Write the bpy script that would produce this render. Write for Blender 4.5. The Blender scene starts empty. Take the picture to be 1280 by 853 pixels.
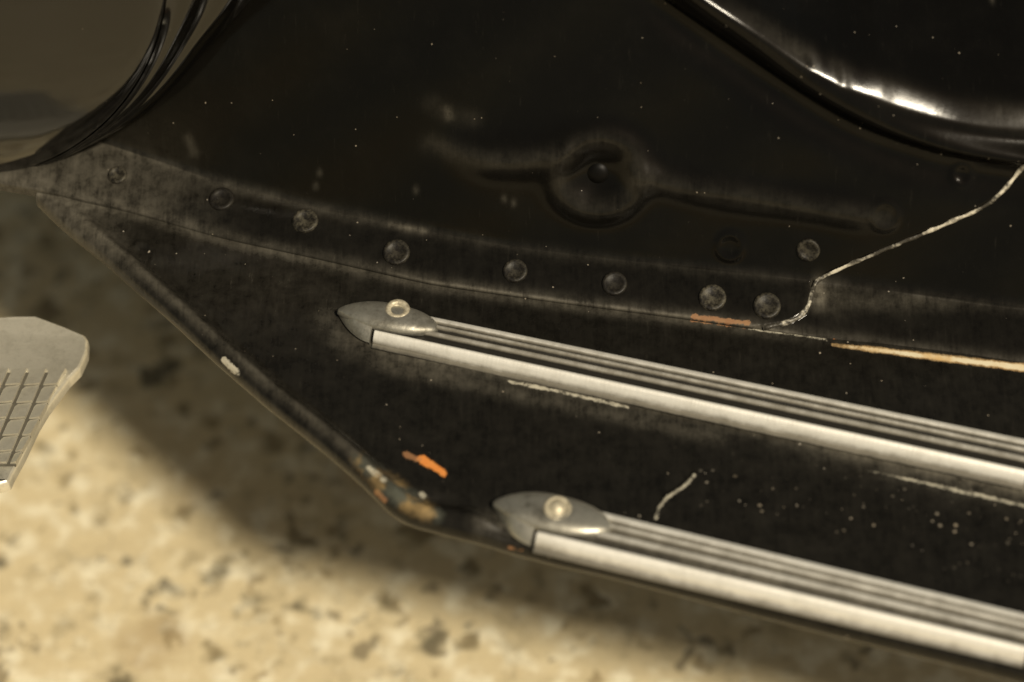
import bpy, math, random
import numpy as np
from mathutils import Vector, Matrix
random.seed(4); np.random.seed(4)
R = math.radians
sc = bpy.context.scene

# ------------------------------------------------------------ camera
EL = R(50); DIST = .85; LENS = 90; SENS = 36
dv = np.array([0, math.cos(EL), -math.sin(EL)]); upv = np.array([0, math.sin(EL), math.cos(EL)]); rv = np.array([1., 0, 0])
CP = -dv * DIST
cam_d = bpy.data.cameras.new('camera'); cam = bpy.data.objects.new('camera', cam_d); sc.collection.objects.link(cam)
cam.location = CP; cam.rotation_euler = (math.pi/2 - EL, 0, 0)
cam_d.lens = LENS; cam_d.sensor_width = SENS; cam_d.clip_start = .02; cam_d.clip_end = 200
cam_d.dof.use_dof = True; cam_d.dof.focus_distance = .865; cam_d.dof.aperture_fstop = 4.6
sc.camera = cam
# ------------------------------------------------------------ light
SUN = Vector((0.315, -0.518, 0.795)).normalized()
GZ = -.2                                                   # ground level; the floorboard lies at 0
w = bpy.data.worlds.new('World'); sc.world = w; w.use_nodes = True
nt = w.node_tree; bg = nt.nodes['Background']
sky = nt.nodes.new('ShaderNodeTexSky'); sky.sky_type = 'NISHITA'; sky.sun_disc = False
sky.sun_elevation = math.asin(SUN.z); sky.sun_rotation = math.atan2(SUN.x, SUN.y)
tn = nt.nodes.new('ShaderNodeMix'); tn.data_type = 'RGBA'; tn.blend_type = 'MULTIPLY'; tn.inputs[0].default_value = 1
nt.links.new(sky.outputs[0], tn.inputs[6]); tn.inputs[7].default_value = (1, .70, .40, 1)     # the photograph's warm white balance
nt.links.new(tn.outputs[2], bg.inputs[0]); bg.inputs[1].default_value = .075
sd = bpy.data.lights.new('sun', 'SUN'); sd.energy = 3.6; sd.angle = R(6.0); sd.color = (1, .89, .70)
so = bpy.data.objects.new('sun', sd); sc.collection.objects.link(so)
so.rotation_euler = SUN.to_track_quat('Z', 'Y').to_euler(); so.location = SUN * 3
sc.view_settings.view_transform = 'Standard'; sc.view_settings.look = 'None'
sc.view_settings.exposure = 0; sc.view_settings.gamma = 1

# ------------------------------------------------------------ measuring: a point of the photograph laid on a level or upright plane
def ray(x, y):
    x = np.asarray(x, float); y = np.asarray(y, float)
    return dv + ((x-640)/1280*.4)[..., None]*rv - ((y-426.5)/1280*.4)[..., None]*upv
def onz(x, y, z=0.):
    v = ray(x, y); t = (np.asarray(z, float) - CP[2]) / v[..., 2]
    return CP + v*t[..., None]
def ony(x, y, Y):
    v = ray(x, y); t = (Y - CP[1]) / v[..., 1]
    return CP + v*t[..., None]
def proj(p):
    q = np.asarray(p) - CP; dep = q @ dv
    return q @ rv / dep / .4*1280 + 640, 426.5 - q @ upv / dep / .4*1280
def interp(pts, x, sm=0):
    pts = np.array(pts, float); x = np.asarray(x, float)
    if not sm: return np.interp(x, pts[:, 0], pts[:, 1])
    return sum(np.interp(x+k*sm/3, pts[:, 0], pts[:, 1])*math.exp(-k*k/8) for k in range(-6, 7)) / sum(math.exp(-k*k/8) for k in range(-6, 7))
def pdist(px, py, poly):
    """distance (in photo pixels) to a polyline"""
    poly = np.array(poly, float); best = np.full(np.shape(px), 1e9)
    for a, b in zip(poly[:-1], poly[1:]):
        d = b-a; t = np.clip(((px-a[0])*d[0]+(py-a[1])*d[1])/max(d@d, 1e-9), 0, 1)
        best = np.minimum(best, np.hypot(px-a[0]-t*d[0], py-a[1]-t*d[1]))
    return best
def smooth_poly(poly, n=12, sm=1.0):
    poly = np.array(poly, float); L = np.r_[0, np.cumsum(np.hypot(*np.diff(poly, axis=0).T))]
    s = np.linspace(0, L[-1], n*len(poly)); o = np.c_[np.interp(s, L, poly[:, 0]), np.interp(s, L, poly[:, 1])]
    k = int(n*sm)
    if k > 1:
        e = np.pad(o, ((k, k), (0, 0)), mode='reflect', reflect_type='odd'); ker = np.hanning(2*k+1); ker /= ker.sum()
        o = np.c_[np.convolve(e[:, 0], ker, 'valid'), np.convolve(e[:, 1], ker, 'valid')]
    return o
def sstep(x, a, b):
    t = np.clip((x-a)/(b-a), 0, 1); return t*t*(3-2*t)

# ------------------------------------------------------------ mesh helpers
def link(name, me, mat, parent=None, smooth=True, loc=None):
    o = bpy.data.objects.new(name, me); sc.collection.objects.link(o)
    if mat and not me.materials: me.materials.append(mat)
    if smooth: me.shade_smooth()
    if parent:
        o.parent = parent; o.matrix_parent_inverse = Matrix.Translation(-WORLD[parent.name])
    WORLD[o.name] = WORLD[parent.name] if (parent and False) else Vector((0, 0, 0))
    return o
WORLD = {}
def grid_mesh(name, P, attrs=None, wrap=False):
    n, m = P.shape[:2]; idx = np.arange(n*m).reshape(n, m)
    if wrap: idx = np.c_[idx, idx[:, :1]]
    a, b, c, d = idx[:-1, :-1], idx[:-1, 1:], idx[1:, 1:], idx[1:, :-1]
    F = np.stack([a, b, c, d], -1).reshape(-1, 4)
    me = bpy.data.meshes.new(name); me.vertices.add(n*m); me.vertices.foreach_set('co', P.reshape(-1).astype(np.float32))
    me.loops.add(F.size); me.loops.foreach_set('vertex_index', F.reshape(-1).astype(np.int32))
    me.polygons.add(len(F)); me.polygons.foreach_set('loop_start', np.arange(0, F.size, 4, dtype=np.int32))
    me.update(calc_edges=True); me.validate()
    for k, v in (attrs or {}).items():
        at = me.attributes.new(k, 'FLOAT', 'POINT'); at.data.foreach_set('value', np.asarray(v, np.float32).reshape(-1))
    return me
def py_mesh(name, V, F):
    me = bpy.data.meshes.new(name); me.from_pydata([tuple(v) for v in V], [], F); me.update(); return me
def join_raw(parts):
    V, F = [], []
    for v, f in parts:
        k = len(V); V += [tuple(q) for q in v]; F += [tuple(i+k for i in q) for q in f]
    return V, F
def lathe(name, prof, n=40):
    V = []; F = []
    for r, z in prof:
        V += [(r*math.cos(2*math.pi*i/n), r*math.sin(2*math.pi*i/n), z) for i in range(n)]
    for k in range(len(prof)-1):
        for i in range(n): F.append((k*n+i, k*n+(i+1) % n, (k+1)*n+(i+1) % n, (k+1)*n+i))
    F.append(tuple(range((len(prof)-1)*n, len(prof)*n)))
    return py_mesh(name, V, F)
def tube_raw(pts, r, n=10):
    pts = [Vector(p) for p in pts]; V = []; F = []
    for i, p in enumerate(pts):
        t = (pts[min(i+1, len(pts)-1)] - pts[max(i-1, 0)]).normalized()
        a = t.orthogonal().normalized() if i == 0 else (a - t*a.dot(t)).normalized()
        b = t.cross(a); rr = r[i] if hasattr(r, '__len__') else r
        V += [p + (a*math.cos(2*math.pi*k/n) + b*math.sin(2*math.pi*k/n))*rr for k in range(n)]
    for i in range(len(pts)-1):
        for k in range(n): F.append((i*n+k, i*n+(k+1) % n, (i+1)*n+(k+1) % n, (i+1)*n+k))
    F.append(tuple(range(n))[::-1]); F.append(tuple(range((len(pts)-1)*n, len(pts)*n)))
    return V, F

# ------------------------------------------------------------ materials
class NT:
    def __init__(s, name):
        s.m = bpy.data.materials.new(name); s.m.use_nodes = True; s.t = s.m.node_tree; s.b = s.t.nodes['Principled BSDF']
        tc = s.n('ShaderNodeTexCoord'); s.co = tc.outputs['Object']
    def n(s, k, **kw):
        o = s.t.nodes.new(k)
        for a, v in kw.items(): setattr(o, a, v)
        return o
    def set(s, sock, v):
        if hasattr(v, 'is_linked') or hasattr(v, 'links'): s.t.links.new(v, sock)
        else: sock.default_value = v
    def math(s, op, a, b=0., c=0., clamp=False):
        o = s.n('ShaderNodeMath', operation=op, use_clamp=clamp)
        for i, v in enumerate((a, b, c)): s.set(o.inputs[i], v)
        return o.outputs[0]
    def scale(s, v):
        o = s.n('ShaderNodeMapping'); s.set(o.inputs[0], s.co); o.inputs['Scale'].default_value = v; return o.outputs[0]
    def noise(s, sc_, det=3, rough=.6, co=None, col=False):
        o = s.n('ShaderNodeTexNoise'); s.set(o.inputs['Vector'], co or s.co)
        o.inputs['Scale'].default_value = sc_; o.inputs['Detail'].default_value = det; o.inputs['Roughness'].default_value = rough
        return o.outputs['Color' if col else 'Fac']
    def voro(s, sc_, feature='F1', co=None, rnd=1.):
        o = s.n('ShaderNodeTexVoronoi', feature=feature); s.set(o.inputs['Vector'], co or s.co)
        o.inputs['Scale'].default_value = sc_; o.inputs['Randomness'].default_value = rnd; return o
    def ramp(s, f, a, b, va=0., vb=1.):
        o = s.n('ShaderNodeMapRange', interpolation_type='SMOOTHSTEP'); s.set(o.inputs[0], f)
        for i, v in zip((1, 2, 3, 4), (a, b, va, vb)): s.set(o.inputs[i], v)
        return o.outputs[0]
    def mix(s, f, a, b):
        o = s.n('ShaderNodeMix', data_type='RGBA'); s.set(o.inputs[0], f)
        for i, v in ((6, a), (7, b)):
            s.set(o.inputs[i], (*v, 1) if isinstance(v, tuple) else v)
        return o.outputs[2]
    def attr(s, name):
        o = s.n('ShaderNodeAttribute', attribute_name=name); return o.outputs['Fac']
    def bump(s, h, st, dist=.001):
        o = s.n('ShaderNodeBump'); s.set(o.inputs['Height'], h); o.inputs['Strength'].default_value = st; o.inputs['Distance'].default_value = dist
        s.t.links.new(o.outputs[0], s.b.inputs['Normal'])
    def speck(s, cell, size, keep):
        """small dots: one per voronoi cell, only in some cells"""
        wv = s.n('ShaderNodeVectorMath', operation='SCALE'); s.set(wv.inputs[0], s.noise(cell*3, 2, col=True)); wv.inputs['Scale'].default_value = .22/cell
        wa = s.n('ShaderNodeVectorMath', operation='ADD'); s.set(wa.inputs[0], s.co); s.set(wa.inputs[1], wv.outputs[0])
        v = s.voro(cell, co=wa.outputs[0]); sep = s.n('ShaderNodeSeparateColor'); s.set(sep.inputs[0], v.outputs['Color'])
        rad = s.math('MULTIPLY', sep.outputs[1], size)
        inside = s.math('SUBTRACT', rad, v.outputs['Distance'])
        dot = s.ramp(inside, 0, .05)
        return s.math('MULTIPLY', dot, s.ramp(sep.outputs[0], keep, keep+.02))

def black_paint(name, dustiness=1., marks=False, rough=.16, spec=.5):
    s = NT(name)
    fine = s.noise(900, 4, .7); mid = s.noise(70, 4, .65); big = s.noise(14, 3, .6)
    streak = s.noise(1.0, 4, .7, co=s.scale((700, 90, 90)))
    base = s.mix(big, (.002, .002, .002), (.0045, .004, .003))
    film = s.math('MULTIPLY', s.ramp(mid, .4, .85), .014*dustiness)
    film = s.math('ADD', film, s.math('MULTIPLY', s.ramp(streak, .6, .85), .06*dustiness))
    film = s.math('ADD', film, s.math('MULTIPLY', s.ramp(fine, .64, .8), .08*dustiness))
    if marks:
        d = s.attr('dust_sheen')  # real dust, plus sheen painted on seam facet, bead and ridge
        br = s.math('ADD', s.math('MULTIPLY', s.noise(160, 5, .75), 1.1), s.math('MULTIPLY', streak, .5))
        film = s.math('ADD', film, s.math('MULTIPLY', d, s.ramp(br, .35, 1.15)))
    sp = s.math('ADD', s.speck(420, .16, .86), s.speck(170, .10, .92), clamp=True)
    sp = s.math('MULTIPLY', sp, .75*dustiness)
    if marks:
        wsp = s.math('MULTIPLY', s.math('MULTIPLY', s.speck(430, .34, .5), s.ramp(s.noise(50, 4, .7), .4, .62)), s.attr('salt')); sp = s.math('ADD', sp, wsp, clamp=True)
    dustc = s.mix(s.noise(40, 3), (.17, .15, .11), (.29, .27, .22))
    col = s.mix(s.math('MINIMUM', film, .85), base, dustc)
    col = s.mix(sp, col, s.mix(s.noise(90), (.40, .30, .17), (.46, .45, .42)))
    ro = s.math('ADD', rough, s.math('ADD', s.math('MULTIPLY', s.math('MINIMUM', film, .6), .9), s.math('MULTIPLY', sp, .4)))
    met = 0.
    if marks:
        nz = s.math('MULTIPLY', s.math('SUBTRACT', s.noise(380, 6, .8), .5), 15.)
        def mask(a, soft=.8): return s.ramp(s.math('ADD', s.attr(a), nz), soft, -soft)
        mw = s.ramp(s.math('ADD', s.attr('cream'), s.math('MULTIPLY', nz, .45)), 2.2, -.2); col = s.mix(s.math('MULTIPLY', mw, .85), col, s.mix(s.noise(90), (.50, .27, .09), (.42, .36, .22)))
        m = s.ramp(s.math('ADD', s.attr('cream'), s.math('MULTIPLY', nz, .45)), .3, -1.6); col = s.mix(m, col, s.mix(s.ramp(s.noise(60, 4), .4, .62), (.78, .70, .50), (.66, .45, .20)))
        mo = mask('orange'); col = s.mix(mo, col, s.mix(s.noise(500, 3), (.72, .20, .035), (.72, .33, .09)))
        mr = mask('rust'); col = s.mix(s.math('MULTIPLY', mr, .6), col, s.mix(s.noise(300), (.34, .13, .06), (.5, .3, .14)))
        mg = mask('bare', 8.); mg = s.math('MULTIPLY', mg, s.ramp(s.noise(130, 4, .7), .28, .6, .35, 1.)); col = s.mix(mg, col, s.mix(s.ramp(s.noise(110, 4), .45, .62), (.085, .09, .072), (.30, .21, .095)))
        mp_ = s.math('MULTIPLY', s.ramp(s.math('ADD', s.attr('pale'), s.math('MULTIPLY', nz, .7)), 1., -1.), s.ramp(s.noise(300, 4, .8), .33, .55))
        col = s.mix(s.math('MULTIPLY', mp_, .9), col, s.mix(s.noise(260, 3), (.36, .34, .27), (.66, .62, .50)))
        al = s.math('MAXIMUM', s.math('MAXIMUM', m, mo), s.math('MAXIMUM', mr, mg))
        ro = s.math('ADD', ro, s.math('MULTIPLY', al, .35))
    s.set(s.b.inputs['Base Color'], col); s.set(s.b.inputs['Roughness'], s.math('MINIMUM', ro, .8))
    s.b.inputs['IOR'].default_value = 1.45; s.b.inputs['Specular IOR Level'].default_value = spec
    hb = s.math('ADD', s.math('MULTIPLY', s.noise(45, 3), .8), s.math('ADD', s.math('MULTIPLY', fine, .12), s.math('MULTIPLY', sp, .3)))
    s.bump(hb, .25, .0006)
    return s.m
M_body = black_paint('black_paint_body', .6, True, .14, .22)
M_floor = black_paint('black_paint_floor', 1.1, True, .19, .28)
M_body2 = black_paint('black_paint_bolt', .8, False, .42, .15)
M_cowl = black_paint('black_paint_cowl', .12, False, .10, .85)
s_w = NT('dusty_weld_paint'); oi_ = s_w.n('ShaderNodeObjectInfo'); s_w.set(s_w.b.inputs['Base Color'], s_w.mix(s_w.math('MULTIPLY', s_w.ramp(s_w.noise(330, 5, .8), .4, .68), s_w.math('ADD', s_w.math('MULTIPLY', oi_.outputs['Random'], .9), .2)), (.008, .007, .006), (.085, .077, .055)))
s_w.b.inputs['Roughness'].default_value = .45; s_w.b.inputs['Specular IOR Level'].default_value = .22; s_w.bump(s_w.noise(500, 3), .3, .0004); M_weld = s_w.m

def aluminium(name, tint=(.66, .64, .58), dark=(.30, .29, .26), rough=.34, along=None, metal=.85, dirt=.4, grime=False, scuff=False):
    s = NT(name)
    if along is not None:                                   # drawn along the strip
        mp = s.n('ShaderNodeMapping'); s.set(mp.inputs[0], s.co); mp.inputs['Rotation'].default_value = (0, 0, -along)
        mp.vector_type = 'TEXTURE'; mp.inputs['Rotation'].default_value = (0, 0, along)
        mp2 = s.n('ShaderNodeMapping'); s.set(mp2.inputs[0], mp.outputs[0]); mp2.inputs['Scale'].default_value = (25, 1100, 500)
        st = s.noise(1, 4, .7, co=mp2.outputs[0])
        mp3 = s.n('ShaderNodeMapping'); s.set(mp3.inputs[0], mp.outputs[0]); mp3.inputs['Scale'].default_value = (1500, 60, 60)
        cross = s.noise(1, 3, .7, co=mp3.outputs[0])
    else: st = s.noise(300, 4, .7); cross = s.noise(900, 2)
    blot = s.noise(90, 5, .7)
    f = s.math('ADD', s.math('MULTIPLY', s.ramp(blot, .42, .75), dirt), s.math('MULTIPLY', s.ramp(st, .5, .85), dirt*.7), clamp=True)
    col = s.mix(f, tint, dark); col = s.mix(s.math('MULTIPLY', s.ramp(cross, .55, .8), .3), col, dark)
    s.b.inputs['Metallic'].default_value = metal
    if scuff: col = s.mix(s.math('MULTIPLY', s.ramp(s.noise(230, 5, .8), .60, .68), .7), col, (.62, .60, .52))
    if grime:
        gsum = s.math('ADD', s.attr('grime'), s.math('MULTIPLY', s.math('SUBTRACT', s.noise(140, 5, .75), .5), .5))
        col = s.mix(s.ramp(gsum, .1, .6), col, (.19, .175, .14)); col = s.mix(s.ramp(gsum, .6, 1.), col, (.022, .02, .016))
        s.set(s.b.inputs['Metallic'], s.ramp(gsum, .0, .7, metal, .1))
    s.set(s.b.inputs['Base Color'], col)
    s.set(s.b.inputs['Roughness'], s.math('ADD', rough, s.math('MULTIPLY', blot, .25)))
    s.bump(s.math('ADD', s.math('MULTIPLY', st, .7), s.math('MULTIPLY', cross, .5)), .35, .0004)
    return s.m

def ground_mat():
    s = NT('pale_terrazzo')
    wob = s.n('ShaderNodeVectorMath', operation='ADD'); s.set(wob.inputs[0], s.co)
    sc2 = s.n('ShaderNodeVectorMath', operation='SCALE'); s.set(sc2.inputs[0], s.noise(55, 4, col=True)); sc2.inputs['Scale'].default_value = .030
    s.set(wob.inputs[1], sc2.outputs[0])
    def spots(cell, size, keep):
        v = s.voro(cell, co=wob.outputs[0]); sep = s.n('ShaderNodeSeparateColor'); s.set(sep.inputs[0], v.outputs['Color'])
        return s.math('MULTIPLY', s.ramp(s.math('SUBTRACT', s.math('MULTIPLY', sep.outputs[1], size), v.outputs['Distance']), -.16, .20), s.ramp(sep.outputs[0], keep, keep+.03)), sep.outputs[2]
    a, ac = spots(60, .53, .58); b, bc = spots(108, .52, .56); c, cc = spots(26, .45, .62)
    base = s.mix(s.noise(22, 5, .65), (.76, .65, .41), (.58, .48, .29))
    base = s.mix(s.ramp(s.noise(75, 3), .45, .7), base, (.88, .81, .60))
    base = s.mix(s.math('MULTIPLY', c, .5), base, s.mix(cc, (.36, .25, .12), (.68, .55, .33)))
    base = s.mix(s.math('MULTIPLY', a, .85), base, s.mix(ac, (.07, .065, .04), (.26, .20, .10)))
    base = s.mix(s.math('MULTIPLY', b, .75), base, s.mix(bc, (.14, .13, .10), (.32, .24, .12)))
    base = s.mix(s.math('MULTIPLY', s.ramp(s.noise(62, 6, .75), .50, .68), .45), base, (.22, .18, .10))
    s.set(s.b.inputs['Base Color'], base); s.b.inputs['Roughness'].default_value = .6
    s.bump(s.math('ADD', s.noise(120, 4), s.math('MULTIPLY', a, -.6)), .4, .002)
    return s.m

# ------------------------------------------------------------ ground
me = py_mesh('ground', [(-40, -40, GZ), (40, -40, GZ), (40, 40, GZ), (-40, 40, GZ)], [(0, 1, 2, 3)])
g = link('ground', me, ground_mat(), smooth=False); g['kind'] = 'structure'

# ------------------------------------------------------------ the scooter
scooter = bpy.data.objects.new('scooter', None); sc.collection.objects.link(scooter)
scooter.location = (.1, 0, GZ); WORLD['scooter'] = Vector(scooter.location); scooter.empty_display_size = .1
scooter['label'] = 'worn black scooter with ribbed aluminium floor strips, standing on the pale speckled ground'
scooter['category'] = 'scooter'
bpy.context.view_layer.update()

L1 = [(-400, 60), (0, 140), (130, 180), (200, 203), (270, 228), (400, 262), (520, 287), (640, 310), (800, 329), (1010, 351), (1280, 386), (1900, 466)]
L2 = [(-400, 150), (0, 231), (55, 240), (160, 264), (270, 297), (400, 325), (540, 356), (700, 379), (860, 399), (1010, 420), (1280, 456), (1900, 540)]
EDGE = [(30, 226), (52, 243), (70, 262), (100, 290), (150, 332), (210, 385), (270, 440), (340, 500), (400, 548), (440, 582), (470, 610), (490, 630), (515, 645), (560, 657), (620, 671), (670, 682), (700, 690), (760, 704), (820, 720), (1050, 779), (1280, 838), (1600, 922), (1900, 1001)]
ZB = .006; AW = R(62)

# --- body panel: joint flange (between L2 and L1) then the wall rising behind it
SEAM = smooth_poly([(1900, -160), (1500, 60), (1330, 150), (1280, 204), (1262, 234), (1228, 259), (1160, 288), (1080, 321), (1020, 347), (1013, 356), (1017, 372), (1007, 393), (985, 406), (955, 410), (940, 412), (935, 470)], 20, .45)
def seam_side(px, py):
    ys = np.interp(px, SEAM[:, 0][::-1] if SEAM[0, 0] > SEAM[-1, 0] else SEAM[:, 0], SEAM[:, 1][::-1] if SEAM[0, 0] > SEAM[-1, 0] else SEAM[:, 1])
    up = py < ys
    xl = np.interp(py, [347, 356, 372, 393, 403, 408, 411], [1016, 1013, 1017, 1007, 990, 965, 940])
    return np.where(px < 940, True, np.where(py < 350, np.where(px > 1013, up, True), px < xl))
BEAD = smooth_poly([(540, 178), (590, 196), (650, 200), (700, 190)], 10, .8)
BEAD2 = smooth_poly([(795, 218), (850, 232), (950, 248), (1080, 268), (1110, 272)], 10, .8)
VALLEY = smooth_poly([(700, -120), (820, -5), (900, 45), (960, 88), (1010, 122), (1080, 160), (1150, 186), (1220, 202), (1300, 212), (1600, 240), (1900, 270)], 10, .8)
cols = np.r_[np.arange(-400, -20, 12), np.arange(-20, 1320, 2.0), np.arange(1320, 1900, 12)]
l1y = interp(L1, cols, 30); l2y = interp(L2, cols, 30)
p1 = onz(cols, l1y, ZB); p2 = onz(cols, l2y, 0)
rows = []
for k in range(0, 5):                                       # turned-down lip below the joint
    rows.append(p2 + np.array([0, 0, -1.])*.004*(1-k/5))
for t in np.linspace(0, 1, 46)[:-1]: rows.append(p2*(1-t) + p1*t + np.array([0, 0, 1.])*.0012*math.sin(math.pi*t))
tw = np.r_[np.linspace(0, .125, 210), np.linspace(.13, .40, 30)]
r_f = .006
for t in tw:
    # fillet at the foot of the wall, then straight, leaning back
    a = AW*sstep(np.array(t), -.003, r_f)
    rows.append(p1 + np.array([0, math.cos(AW), math.sin(AW)])*t)
P = np.stack(rows)                                          # rows x cols x 3
# soften the foot of the wall
nb = 5+45
Ps = P.copy()
for _ in range(30): Ps[nb-8:nb+10] = (Ps[nb-9:nb+9] + 2*Ps[nb-8:nb+10] + Ps[nb-7:nb+11])/4
P = Ps
px, py = proj(P)
nrm = np.array([0, -math.sin(AW), math.cos(AW)]); nband = np.array([0, -.25, .97])
isw = (np.arange(len(P)) >= nb)[:, None]*np.ones(len(cols))
ramp_w = sstep(np.arange(len(P)), nb-6, nb+8)[:, None, None]
N = nband*(1-ramp_w) + nrm*ramp_w
h = np.zeros(px.shape)
sd_ = pdist(px, py, SEAM); side = seam_side(px, py)
h += .0011*sstep(np.where(side, sd_, -sd_), -1.2, 1.8)      # upper sheet laps over the lower one
db = pdist(px, py, BEAD); h += isw*.0020*np.exp(-(db/22)**2)*sstep(px, 540, 620)
db2 = pdist(px, py, BEAD2); h += isw*.0014*np.exp(-(db2/17)**2)*sstep(1115-px, 0, 60)
rr = np.hypot((px-748), (py-216)/.86)
h += isw*(.0018*np.exp(-((rr-54)/18)**2) - .0013*sstep(40-rr, 0, 34))
# the bulge of the body, top right
vd = pdist(px, py, VALLEY); vy = np.interp(px, VALLEY[:, 0], VALLEY[:, 1]); sgn = np.where(py < vy, vd, -vd)
smm = sgn*.266e-3*np.interp(px, [820, 900, 1000, 1100, 1280], [1.35, 1.35, 1.3, 1.08, .98])
q = np.clip(smm/.012, 0, 1); hb_ = .0075*np.sqrt(np.clip(1-(1-q)**2, 0, 1))*sstep(sgn, -3, 10)
tg_ = np.linspace(0, .4, 8001); sl_ = np.interp(tg_, [0, .0020, .0085, .0125, .4], [0, .40, .58, 1.15, 1.15])
sl_ = np.convolve(np.pad(sl_, 20, mode='edge'), np.ones(41)/41, 'valid'); cum_ = np.cumsum(sl_)*(tg_[1]-tg_[0])
hb_ -= np.interp(np.clip(smm-.0105, 0, .4), tg_, cum_)
hb_ = hb_ - .085*(P[..., 0]-.08)*sstep(sgn, 0, 40) - .015*np.clip(P[..., 0]-.135, 0, .05)*sstep(sgn, 0, 40)
h += isw*(hb_ - .00022*(np.exp(-((px-1052)/7)**2)+np.exp(-((px-1012)/9)**2)+.5*np.exp(-((px-1118)/14)**2))*np.exp(-((smm-.016)/.006)**2))
h -= isw*.0016*np.exp(-((sgn+16)/20)**2)*sstep(px, 760, 860)
# small pressed rings and waviness of hand-worked sheet
h += isw*(.0005*np.sin(px/55+py/80)*np.sin(py/47+px/210))
for (x, y, r_) in [(912, 308, 15), (1105, 268, 16), (1202, 219, 11)]:
    d_ = np.hypot(px-x, py-y); h += .0004*np.exp(-((d_-r_)/5)**2)*isw
P = P + N*h[..., None]
dust_sheen = .20*np.exp(-((py - interp(L1, px))/9)**2)*sstep(px, 60, 300)*(.35+.65*sstep(-px, -700, -250)) + .03*(1-isw)
dust_sheen += .16*np.exp(-((py - interp(L2, px)+3)/8)**2)*(1-isw) + .45*np.exp(-((py - interp(L2, px)+1)/2.5)**2)*(1-isw)*sstep(px, 420, 600)*sstep(1030-px, 0, 60)
dust_sheen += .32*(1-isw)*sstep(330-px, 0, 220) + .10*isw*sstep(330-px, 0, 300)*sstep(py, 100, 230)
dust_sheen += .75*np.exp(-((px-1024)/9)**2-((py-366)/17)**2) + .15*np.exp(-((px-1045)/16)**2-((py-372)/20)**2) + .20*(1-isw)*np.exp(-((px-1120)/90)**2-((py-378)/12)**2)  # right of the seam: light on the facet, painted as a pale patch
dust_sheen += .30*np.exp(-(pdist(px, py, [(490, 283), (530, 290)])/5)**2) + isw*.10*np.exp(-((smm-.0155)/.0035)**2)*sstep(sgn, 0, 5)*(1-np.clip(np.exp(-((px-1029)/9)**2)+np.exp(-((px-1076)/17)**2)+np.exp(-((px-1192)/40)**2), 0, 1))*sstep(px, 860, 1010)  # dust on the crease, then the bulge ridge's soft glow painted pale
dust_sheen += .30*np.exp(-(pdist(px, py, [(560, 136), (561, 144)])/5)**2) + .06*np.exp(-(pdist(px, py, [(540, 128), (562, 142), (590, 148)])/12)**2) + .16*np.exp(-(pdist(px, py, [(236, 172), (242, 190)])/6)**2)
dust_sheen += .10*np.exp(-(pdist(px, py, BEAD)/12)**2)*isw + .08*np.exp(-((rr-50)/13)**2)*isw + .08*np.exp(-(pdist(px, py, BEAD2)/12)**2)*isw  # pale reflections on beads and boss ring, put into the colour
for (x, y) in [(642, 252), (630, 247), (400, 215), (395, 232), (1262, 30), (520, 236)]: dust_sheen += .2*np.exp(-(np.hypot(px-x, (py-y)*.7)/3.5)**2)
A = dict(dust_sheen=dust_sheen, salt=.0+0*px,
         cream=np.minimum(pdist(px, py, [(1040, 430), (1280, 460), (1900, 544)]) - np.interp(px, [1035, 1090, 1280], [.3, 2.4, 3.6]), 1e3)*1.2,
         orange=pdist(px, py, [(1034, 428), (1052, 431)])*1. - 4,
         rust=pdist(px, py, [(866, 398), (934, 406)]) - 3.,
         bare=pdist(px, py, [(520, 1900), (530, 1900)]), pale=pdist(px, py, [(520, 1900), (530, 1900)]))
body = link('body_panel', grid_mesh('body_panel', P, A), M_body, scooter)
body.data.flip_normals()
BODY_P, BODY_px, BODY_py = P, px, py
def on_body(x, y):
    k = np.argmin((BODY_px-x)**2 + (BODY_py-y)**2); i, j = divmod(k, BODY_px.shape[1])
    i = min(max(i, 2), P.shape[0]-3); j = min(max(j, 2), P.shape[1]-3)
    a = BODY_P[i, j+2]-BODY_P[i, j-2]; b = BODY_P[i+2, j]-BODY_P[i-2, j]; n = np.cross(a, b); n /= np.linalg.norm(n)
    if n @ dv > 0: n = -n
    return Vector(BODY_P[i, j]), Vector(n)

# lapped sheet's cut edge
s_e = NT('worn_panel_edge')
f = s_e.ramp(s_e.noise(75, 4, .75), .44, .58)
s_e.set(s_e.b.inputs['Base Color'], s_e.mix(f, (.05, .045, .035), s_e.mix(s_e.noise(300), (.55, .50, .38), (.78, .74, .62))))
s_e.b.inputs['Roughness'].default_value = .4; s_e.bump(s_e.noise(400, 3), .6, .0008)
pts = []
for x, y in SEAM[::2]:
    if x > 1340 or y > 411: continue
    p, n = on_body(x, y); pts.append(p + n*.0001)
pts = [pts[0]] + [(pts[i-1]+pts[i]*2+pts[i+1])/4 for i in range(1, len(pts)-1)] + [pts[-1]]
V, F = tube_raw(pts, [.0007+.0003*math.sin(i*.9)**2 for i in range(len(pts))], 8)
link('panel_edge', py_mesh('panel_edge', V, F), s_e.m, body)

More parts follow.
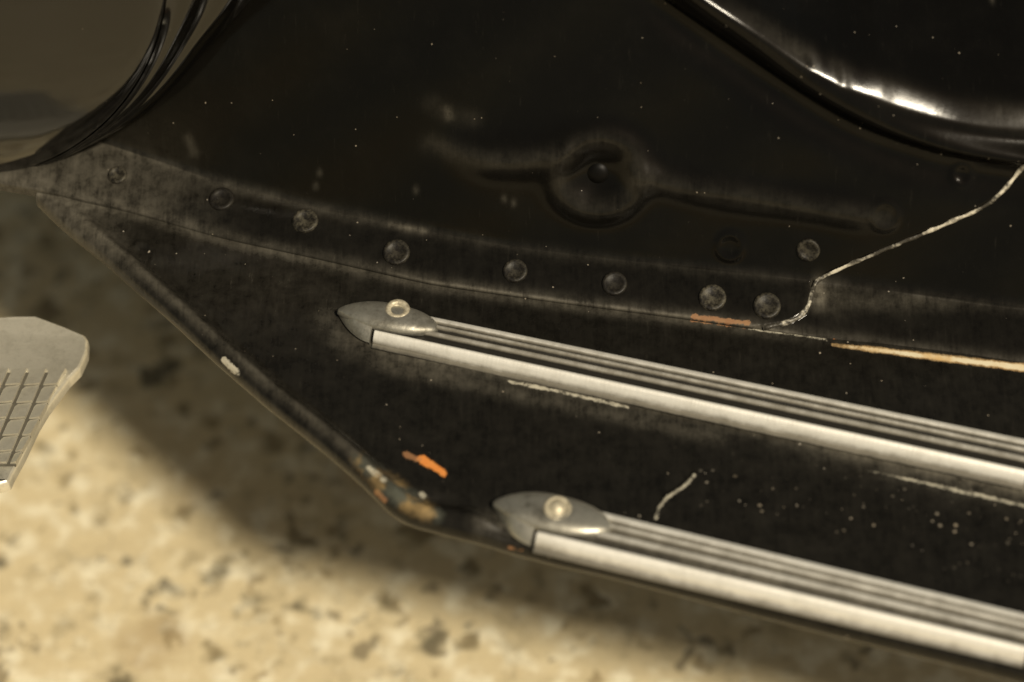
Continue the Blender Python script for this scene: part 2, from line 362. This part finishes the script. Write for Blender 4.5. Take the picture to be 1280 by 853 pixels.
# spot welds along the joint
wm = lathe('spot_weld', [(.0047, -.0012), (.0045, 0), (.0041, .0001), (.0036, .00025), (.0030, .0000), (.0024, -.0003), (.0010, -.0004), (.0001, -.0004)], 32)
wm.materials.append(M_weld)
def stand(name, mesh, mat, parent, p, n, k=1., lean=0):
    o = link(name, mesh, mat, None); q = n.to_track_quat('Z', 'Y'); o.matrix_world = Matrix.Translation(p) @ q.to_matrix().to_4x4() @ Matrix.Scale(k, 4)
    mw = o.matrix_world.copy(); o.parent = parent; o.matrix_parent_inverse = Matrix.Translation(-WORLD[parent.name]); o.matrix_basis = mw
    return o
for (x, y, k) in [(147, 222, .72), (278, 251, .95), (381, 279, .98), (495, 317, 1.), (644, 341, .9), (768, 357, .92), (891, 374, 1.), (958, 385, 1.), (1010, 312, .85)]:
    p, n = on_body(x, y); stand('spot_weld', wm, None, body, p + n*.0008, n, k)
# bolt in the dimple
p, n = on_body(747, 217)
bm_ = lathe('bolt', [(.0072, -.003), (.0072, .0006), (.0062, .0016), (.0052, .0018), (.0046, .0030), (.0036, .0042), (.0018, .0048), (.0002, .0049)], 28)
stand('bolt', bm_, M_body2, body, p - n*.0036, n, .95)

# --- floorboard
cf = np.r_[np.arange(46, 1320, 2.0), np.arange(1320, 1900, 12)]
t2 = interp(L2, cf, 30); te = interp(EDGE, cf, 9)
te = np.maximum(te, t2+1.0)
NR = 170; tt = np.linspace(0, 1, NR)**.85; tt = 1-(1-np.linspace(0, 1, NR))**1.25
PX = np.tile(cf, (NR, 1)); PY = (t2-2)*(1-tt[:, None]) + te*tt[:, None]
P = onz(PX, PY, 0)
EP = np.c_[cf, te]; Ed = EP[::3]
de = pdist(PX, PY, Ed)
CRACK = smooth_poly([(868, 594), (858, 606), (834, 622), (824, 634), (820, 648)], 8, .3)
lipamt = sstep(PX, 60, 130)
lipamt = lipamt*(1-sstep(PX, 590, 660)*.96)
h = .0022*np.exp(-((de-11)/8)**2)*lipamt + .0016*sstep(30-de, 0, 24)*lipamt
h += .0007*np.sin(PX/90+1)*np.sin(PY/60) - .0018*np.exp(-((PX-265)/90)**2-((PY-340)/30)**2)
h += .0016*sstep(PX, 450, 560)*np.exp(-((PY-te+26)/30)**2)*sstep(700-PX, 0, 60)*.6
h += .0007*np.exp(-((np.hypot(PX-178, PY-318)-14)/4)**2)
h -= .0022*np.exp(-((PX-545)/45)**2-((PY-628)/11)**2)
h += .0006*sstep(pdist(PX, PY, CRACK), 4, 0)
P[..., 2] += h
# roll the edge down and under
tang = np.gradient(onz(cf, te, 0), axis=0); tang /= np.linalg.norm(tang, axis=1)[:, None]
outn = np.c_[tang[:, 1], -tang[:, 0], 0*tang[:, 0]]
for _ in range(6): outn[1:-1] = (outn[:-2]+outn[1:-1]*2+outn[2:])/4
rl = .0035; lip = []
base = P[-1]
for th in np.linspace(0, math.pi*1.0, 14)[1:]:
    lip.append(base + outn*rl*.55*math.sin(th) + np.array([0, 0, -1.])*rl*(1-math.cos(th)))
inn = base - outn*.004 + np.array([0, 0, -1.])*rl*2; lip.append(inn)
P = np.concatenate([P, np.stack(lip)]); px, py = proj(P)
S1F = np.array([(466, 430), (1900, 751)]); S2F = np.array([(668, 684), (1900, 976)])
S1B = np.array([(548, 397), (1900, 678)]); 
def yl(l, x): return np.interp(x, l[:, 0], l[:, 1]) if True else 0
ys1 = 430 + (px-466)*.2175; dst = pdist(px, py, [(425, 425), (466, 434), (1900, 745)])
dust_sheen = .05+.50*np.exp(-(np.clip(py-ys1, 0, 99)/11)**2)*sstep(px, 400, 520)*np.exp(-(np.clip(ys1-py, 0, 99)/9)**2)
dust_sheen += .16*np.exp(-(pdist(px, py, [(412, 400), (425, 425), (466, 440), (560, 462)])/17)**2)
dust_sheen += .22*np.exp(-(pdist(px, py, [(470, 455), (900, 548)])/9)**2)*sstep(px, 440, 500)
dust_sheen += .40*sstep(px, 900, 1150)*np.exp(-(np.clip(py-ys1, 0, 200)/24)**2)*np.exp(-(np.clip(ys1-py, 0, 99)/9)**2)
dust_sheen += .30*np.exp(-((py-interp(L2, px)-2)/7)**2)*(1-.75*sstep(px, 940, 1040))
dust_sheen += .35*sstep(190-px, 0, 110)
dd = pdist(px, py, Ed)
dust_sheen += .28*np.exp(-((dd-13)/8)**2)*sstep(px, 60, 110)*sstep(520-px, 0, 90)
dust_sheen += .30*sstep(px, 575, 610)*sstep(680-px, 0, 40)*np.exp(-((py-655)/16)**2)
dust_sheen += .05*np.exp(-((px-340)/150)**2-((py-350)/60)**2)
salt = .55*sstep(px, 830, 900)*np.exp(-((py-(600+(px-880)*.22))/28)**2)*sstep(1330-px, 0, 200) + .35*sstep(px, 1050, 1250)*np.exp(-((py-ys1-50)/60)**2)
A = dict(dust_sheen=dust_sheen, salt=salt,
         cream=np.minimum.reduce([pdist(px, py, [(1040, 431), (1280, 460), (1900, 544)]) - np.interp(px, [1035, 1090, 1280], [.3, 2.6, 4.0]),
                       ]),
         pale=np.minimum.reduce([pdist(px, py, CRACK)*1.5-2.6, (pdist(px, py, [(280, 450), (296, 465)])-4.),
                       pdist(px, py, [(636, 477), (705, 491), (784, 509)])*1.3-2.4, pdist(px, py, [(460, 585), (480, 600)])*1.-3.,
                       pdist(px, py, [(1085, 588), (1280, 632)])-np.interp(px, [1085, 1180], [0, 2.]), pdist(px, py, [(936, 411), (1034, 425)])*1.5-1.6, np.hypot(px-528, py-620)/1.6-2.6]),
         orange=pdist(px, py, [(524, 574), (540, 581), (555, 592)])*1. - np.interp(px, [515, 530, 557], [1.5, 5.6, 3.6]),
         rust=np.minimum.reduce([pdist(px, py, [(506, 568), (524, 575)])-3.0, pdist(px, py, [(866, 400), (934, 408)]) - 2.6, pdist(px, py, [(636, 685), (652, 688)])-1.2, pdist(px, py, [(472, 616), (481, 625)])-4]),
         bare=np.minimum(pdist(px, py, [(448, 576), (480, 606), (510, 625), (545, 645)]) - np.interp(px, [448, 500, 545], [5, 13, 6]), 1e3)*.8)
floor = link('floorboard', grid_mesh('floorboard', P, A), M_floor, scooter)
floor.data.flip_normals()

# --- floor strips
def strip(bl, fl, tipdx, name_label, z0=.0004, gmul=1.):
    B0 = onz(*fl[0], .0008); B1 = onz(*fl[1], .0008); A0 = onz(*bl[0], .0042); A1 = onz(*bl[1], .0042)
    e = (B1-B0)[:2]; L = np.linalg.norm(e); e /= L; nv = np.array([-e[1], e[0]])
    def vd(p): return (p-B0)[:2] @ nv
    ua, ub = (A0-B0)[:2] @ e, (A1-B0)[:2] @ e
    wd = lambda u: vd(A0) + (vd(A1)-vd(A0))*(u-ua)/(ub-ua)
    def W(u, vf, z):
        u = np.asarray(u, float); ww = wd(u)
        vf = np.asarray(vf, float)
        return np.stack([B0[0]+u*e[0]+vf*ww*nv[0], B0[1]+u*e[1]+vf*ww*nv[1], np.asarray(z, float)+0*u], -1)
    print(name_label, 'width mm', wd(0)*1e3, wd(L)*1e3, 'slope', math.degrees(math.atan2(e[1], e[0])))
    ang = math.atan2(e[1], e[0])
    mat = aluminium('drawn_aluminium', along=ang, rough=.30, metal=.45, tint=(.93, .915, .85), dark=(.48, .46, .40), dirt=.45, grime=True)
    # main extrusion
    prof = [(-.10, .0), (-.10, .5), (-.075, .65), (-.03, .7), (0, .9), (.015, 1.5), (.04, 2.4), (.08, 3.3), (.12, 4.0), (.16, 4.45), (.19, 4.6), (.21, 4.5), (.225, 4.1), (.235, 3.1), (.27, 2.9), (.40, 2.9), (.415, 3.3), (.43, 3.9), (.46, 4.15), (.53, 4.15), (.56, 3.9), (.575, 3.1), (.60, 2.9), (.64, 2.9), (.66, 3.2), (.675, 3.9), (.70, 4.2), (.745, 4.2), (.765, 3.9), (.775, 3.2), (.80, 3.1), (.825, 3.2), (.84, 3.9), (.87, 4.3), (.93, 4.3), (.97, 4.0), (.99, 3.2), (1.0, 1.5), (1.0, 0)]
    us = np.r_[np.linspace(0, .012, 5), np.linspace(.02, L, 90)]
    uu, = (us,)
    PP = np.stack([np.stack([W(u, vf, z/1000*1.0+z0) for (vf, z) in prof]) for u in us])
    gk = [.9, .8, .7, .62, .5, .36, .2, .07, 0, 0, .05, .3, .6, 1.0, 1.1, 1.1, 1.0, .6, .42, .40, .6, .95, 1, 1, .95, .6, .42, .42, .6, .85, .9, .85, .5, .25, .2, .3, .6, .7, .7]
    assert len(gk) == len(prof)
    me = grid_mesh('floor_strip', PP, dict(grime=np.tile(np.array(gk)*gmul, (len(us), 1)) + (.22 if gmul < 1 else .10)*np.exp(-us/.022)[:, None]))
    root = link('floor_strip', me, mat, scooter); me.flip_normals() if False else None
    n = len(prof)
    # end faces
    import bmesh
    bmm = bmesh.new(); bmm.from_mesh(me); bmm.verts.ensure_lookup_table()
    bmm.faces.new([bmm.verts[i] for i in range(n)]); bmm.faces.new([bmm.verts[(len(us)-1)*n+i] for i in range(n)][::-1])
    bmesh.ops.recalc_face_normals(bmm, faces=bmm.faces); bmm.to_mesh(me); bmm.free()
    for f_ in me.polygons: f_.use_smooth = len(f_.vertices) == 4
    me.set_sharp_from_angle(angle=R(38))
    root['label'] = name_label
    # end cap: tapering nose that ends just before the strip, with an almond top running on over it
    tip = tipdx
    cm = aluminium('cast_aluminium', scuff=True, tint=(.48, .465, .40), dark=(.13, .12, .095), rough=.32, metal=.8, dirt=.8)
    parts = []
    nu, nv_ = 22, 30; VV = []
    for i in range(nu):
        s_ = i/(nu-1); u = -tip + (tip-.0007)*(1-(1-s_)**1.6) if False else -tip*math.cos(s_*math.pi/2) - .0013*s_
        s__ = min(1, abs(u)/tip); hw = 1-s__**2.1
        for j in range(nv_+1):
            v = j/nv_; c = .56 + (0-.56)*hw if True else 0
            v0 = .66*(1-hw); v1 = .66+.33*hw
            vf = v0+(v1-v0)*v
            zz = min(1, hw*1.4)**.6*(.0008 + .0046*min(1, math.sin(math.pi*min(v, .5*1)/1.0*1.0 if v < .5 else math.pi/2)**.75)*(1 if v < .9 else math.sqrt(max(0, 1-((v-.9)/.1)**2))))
            VV.append(W(u, vf, zz+z0))
    F = [(i*(nv_+1)+j, i*(nv_+1)+j+1, (i+1)*(nv_+1)+j+1, (i+1)*(nv_+1)+j) for i in range(nu-1) for j in range(nv_)]
    b0 = len(VV); last = (nu-1)*(nv_+1)
    for j in range(nv_+1): q_ = VV[last+j].copy(); q_[2] = 0; VV.append(q_)
    F += [(last+j, last+j+1, b0+j+1, b0+j) for j in range(nv_)]
    parts.append((VV, F))
    # almond
    VV = []; nu, nv_ = 40, 26; ur = tip*1.42
    for i in range(nu+1):
        t = -1+2*i/nu; t = math.sin(t*math.pi/2); u = -tip + (t+1)/2*(tip+ur)
        tt_ = (u+tip)/(tip+ur)*2-1
        pw = 2.1 if tt_ < 0 else 2.6
        hw = max(0, 1-abs(tt_+.06)**pw) if abs(tt_+.06) < 1 else 0
        hw = hw**(.9 if tt_ < 0 else .62)*.415
        for j in range(nv_+1):
            q_ = -1+2*j/nv_; q_ = math.sin(q_*math.pi/2)
            edge = math.sqrt(max(0, 1-abs(q_)**3.2)); lon = (max(0, hw)/.415)**.4
            VV.append(W(u, .675 + .02*t + hw*q_, z0 + .0038*lon + .0029*edge*lon))
    F = [(i*(nv_+1)+j, i*(nv_+1)+j+1, (i+1)*(nv_+1)+j+1, (i+1)*(nv_+1)+j) for i in range(nu) for j in range(nv_)]
    parts.append((VV, F))
    V, F = join_raw(parts)
    cap = link('end_cap', py_mesh('end_cap', V, F), cm, root)
    bmm = bmesh.new(); bmm.from_mesh(cap.data); bmesh.ops.remove_doubles(bmm, verts=bmm.verts, dist=1e-6); bmesh.ops.recalc_face_normals(bmm, faces=bmm.faces); bmm.to_mesh(cap.data); bmm.free()
    cap.data.shade_smooth(); cap.data.set_sharp_from_angle(angle=R(50))
    return root
st1 = strip([(548, 397), (1280, 548)], [(466, 431), (1280, 608)], .0150, 'upper ribbed aluminium floor strip, running across the middle of the floorboard')
st2 = strip([(745, 637), (1280, 766)], [(668, 685), (1280, 829)], .0165, 'lower ribbed aluminium floor strip, running along the outer edge of the floorboard', gmul=.74)
rm = NT('aluminium_rivet'); rm.b.inputs['Metallic'].default_value = .35
rm.set(rm.b.inputs['Base Color'], rm.mix(rm.ramp(rm.noise(500, 3), .4, .7), (.66, .60, .45), (.36, .32, .23))); rm.b.inputs['Roughness'].default_value = .45
rm.bump(rm.noise(500, 3), .4, .0005)
rv1 = lathe('rivet', [(.0044, -.002), (.0044, .0002), (.0041, .0009), (.0034, .0013), (.0026, .0011), (.0021, .0003), (.0017, -.0001), (.001, .0002), (.0001, .0003)], 36)
rv2 = lathe('rivet', [(.0045, -.002), (.0045, .0003), (.0042, .0010), (.0037, .0012), (.0032, .0007), (.0027, .0012), (.0018, .0021), (.0009, .0025), (.0001, .0026)], 36)
stand('rivet', rv1, rm.m, st1, Vector(onz(497, 388, .0064)), Vector((.02, -.12, 1)).normalized(), .95)
stand('rivet', rv2, rm.m, st2, Vector(onz(697, 637, .0065)), Vector((.05, -.15, 1)).normalized(), 1.0)

# --- engine cowl, upright, in front of the body at the left
YC = float(onz(60, 206, .004)[1]); print('YC', YC)
th = np.radians(np.arange(0, 360, 2.0)); cx, cy, r0 = -40, -30, 250
X0 = float(ony(75, 100, YC)[0]); KC = 4.2
def onc(x, y, back=0.):
    p_ = ony(x, y, YC)
    for _ in range(8): p_ = ony(x, y, YC - .004 - KC*np.clip(p_[..., 0]-X0, 0, 1)**2 + (p_[..., 2]-.036)**2/.26 + back)
    return p_
circ = onc(cx+r0*np.cos(th), cy+r0*np.sin(th)); cen = onc(np.array([cx]), np.array([cy]))[0]
fr = np.sin(np.linspace(0, math.pi/2, 50)); rows = []
for f in fr[1:]:
    flat = onc(cx+f*r0*np.cos(th), cy+f*r0*np.sin(th)); q = flat.copy(); q[:, 1] -= .005*(1-f**2.0) + .004*math.sqrt(max(0, 1-f**12)); rows.append(q)
e = circ.copy(); e[:, 1] += .0; rows.append(e); e = e.copy(); e[:, 1] += .05; rows.append(e)
rows.insert(0, np.tile(cen + np.array([0, -.009, 0]), (len(th), 1)))
cowl = link('engine_cowl', grid_mesh('engine_cowl', np.stack(rows), wrap=True), M_cowl, scooter)
cowl.data.flip_normals()
# rolled rims round the cowl
deg = np.degrees(th); degs = np.where(deg > 180, deg-360, deg)
ro = np.interp(degs, [-180, -120, -60, -10, 5, 14, 26, 40, 54, 70, 100, 180], [300, 340, 420, 400, 356, 314, 293, 274, 258, 253, 252, 262])
for _ in range(10): ro = (np.roll(ro, 1)+2*ro+np.roll(ro, -1))/4
ks = np.linspace(0, 1, 60); rows = []
for k in ks:
    r_ = r0 + (ro-r0)*k; amp = np.clip((ro-r0)/60, 0, 1.0)
    q = onc(cx+r_*np.cos(th), cy+r_*np.sin(th), amp*.018*k)
    q = q.copy(); q[:, 1] -= .001 + amp*(.0022*math.exp(-((k-.30)/.11)**2) + .0022*math.exp(-((k-.72)/.11)**2)); rows.append(q)
q = rows[-1].copy(); q[:, 1] += .05; rows.append(q)
rim = link('rolled_rim', grid_mesh('rolled_rim', np.stack(rows), wrap=True), M_cowl, cowl); rim.data.flip_normals()

# --- kick start pedal
pe = CP*0; v = ray(80, 408); t = (YC-.043-CP[1])/v[1]; ZP = float((CP+v*t)[2]); print('pedal z', ZP)
pm = aluminium('polished_aluminium', tint=(.80, .76, .63), dark=(.42, .39, .30), rough=.24, metal=.62, dirt=.5)
out = smooth_poly([(-160, 402), (-60, 399), (20, 394), (45, 394), (80, 407), (106, 418), (110, 424), (109, 440), (100, 460), (86, 474), (59, 510), (47, 530), (29, 568), (16, 592), (11, 603), (0, 606), (-100, 618), (-170, 600), (-160, 402)], 26, .05)
ring = [onz(out[:, 0], out[:, 1], ZP) for _ in range(1)][0]; c0 = ring.mean(0)
def insetring(r, d, z):
    tg = np.roll(r, -1, 0)-np.roll(r, 1, 0); tg /= np.linalg.norm(tg, axis=1)[:, None]+1e-12
    nn = np.c_[-tg[:, 1], tg[:, 0], 0*tg[:, 0]]
    if ((c0-r)*nn).sum() < 0: nn = -nn
    q = r + nn*d; q = q.copy(); q[:, 2] = z; return q
rows = [insetring(ring, .0006, ZP-.0052), insetring(ring, 0, ZP-.0046), insetring(ring, 0, ZP-.0012), insetring(ring, .0005, ZP-.0003), insetring(ring, .0010, ZP+.0001), insetring(ring, .0016, ZP-.0001)]
V = np.concatenate(rows); m = len(ring); F = [(i*m+j, i*m+(j+1) % m, (i+1)*m+(j+1) % m, (i+1)*m+j) for i in range(5) for j in range(m)]
F += [tuple(range(m))[::-1], tuple(range(5*m, 6*m))]
pedal = link('kick_start_pedal', py_mesh('kick_start_pedal', V, F), pm, scooter)
import bmesh
bmm = bmesh.new(); bmm.from_mesh(pedal.data); bmesh.ops.recalc_face_normals(bmm, faces=bmm.faces); bmm.to_mesh(pedal.data); bmm.free()
pedal.data.set_sharp_from_angle(angle=R(40))
pedal['label'] = 'bare aluminium kick start pedal with blocks of tread'
gx0 = [86, 60, 36, 13, -11, -35, -59, -83]; gx1 = [23, 10, -15, -40, -63, -87, -111, -135]
ry = [464, 486, 508, 528, 549, 569, 584]
def gx(k, y): return gx0[k] + (gx1[k]-gx0[k])*(y-464)/120
for k in range(7):
    for j in range(6):
        y0, y1 = ry[j]+.45, ry[j+1]-.35
        corners = [(gx(k+1, y0)+3.0, y0), (gx(k, y0)-(.4 if k else 2), y0), (gx(k, y1)-(.4 if k else 2), y1), (gx(k+1, y1)+3.2, y1)]
        b_ = [onz(x, y, ZP-.001) for x, y in corners]; c_ = sum(b_)/4
        up_ = [q + (c_-q)*.04 + np.array([0, 0, .0010+ (0.0005 if n_ > 1 else 0) + (.0007 if n_ in (1, 2) else 0)]) for n_, q in enumerate(b_)]
        tp_ = [q + (c_-q)*.05 + np.array([0, 0, .0014+ (0.0006 if n_ > 1 else 0) + (.0008 if n_ in (1, 2) else 0)]) for n_, q in enumerate(b_)]
        V = b_+up_+tp_; F = [(0, 1, 2, 3)[::-1], (8, 9, 10, 11)] + [(a+o_, (a+1) % 4+o_, (a+1) % 4+4+o_, a+4+o_) for o_ in (0, 4) for a in range(4)]
        link('tread_block', py_mesh('tread_block', V, F), pm, pedal, smooth=False)
dk = NT('groove_shade'); dk.set(dk.b.inputs['Base Color'], dk.mix(dk.noise(300), (.05, .045, .035), (.14, .13, .10))); dk.b.inputs['Roughness'].default_value = .5  # added dark inlay under the tread blocks: groove shade put into its colour
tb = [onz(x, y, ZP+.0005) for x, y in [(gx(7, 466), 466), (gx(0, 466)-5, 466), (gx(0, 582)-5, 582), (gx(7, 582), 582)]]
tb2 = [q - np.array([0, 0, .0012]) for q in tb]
link('tread_shade_inlay', py_mesh('tread_shade_inlay', tb+tb2, [(0, 1, 2, 3), (7, 6, 5, 4)]+[(a, a+4, (a+1) % 4+4, (a+1) % 4) for a in range(4)]), dk.m, pedal, smooth=False)
a0 = onz(-110, 500, ZP-.004); V, F = tube_raw([a0, a0+np.array([-.03, .02, -.004]), a0+np.array([-.07, .05, -.02]), a0+np.array([-.10, .12, -.05])], .007, 14)
link('lever_arm', py_mesh('lever_arm', V, F), pm, pedal)
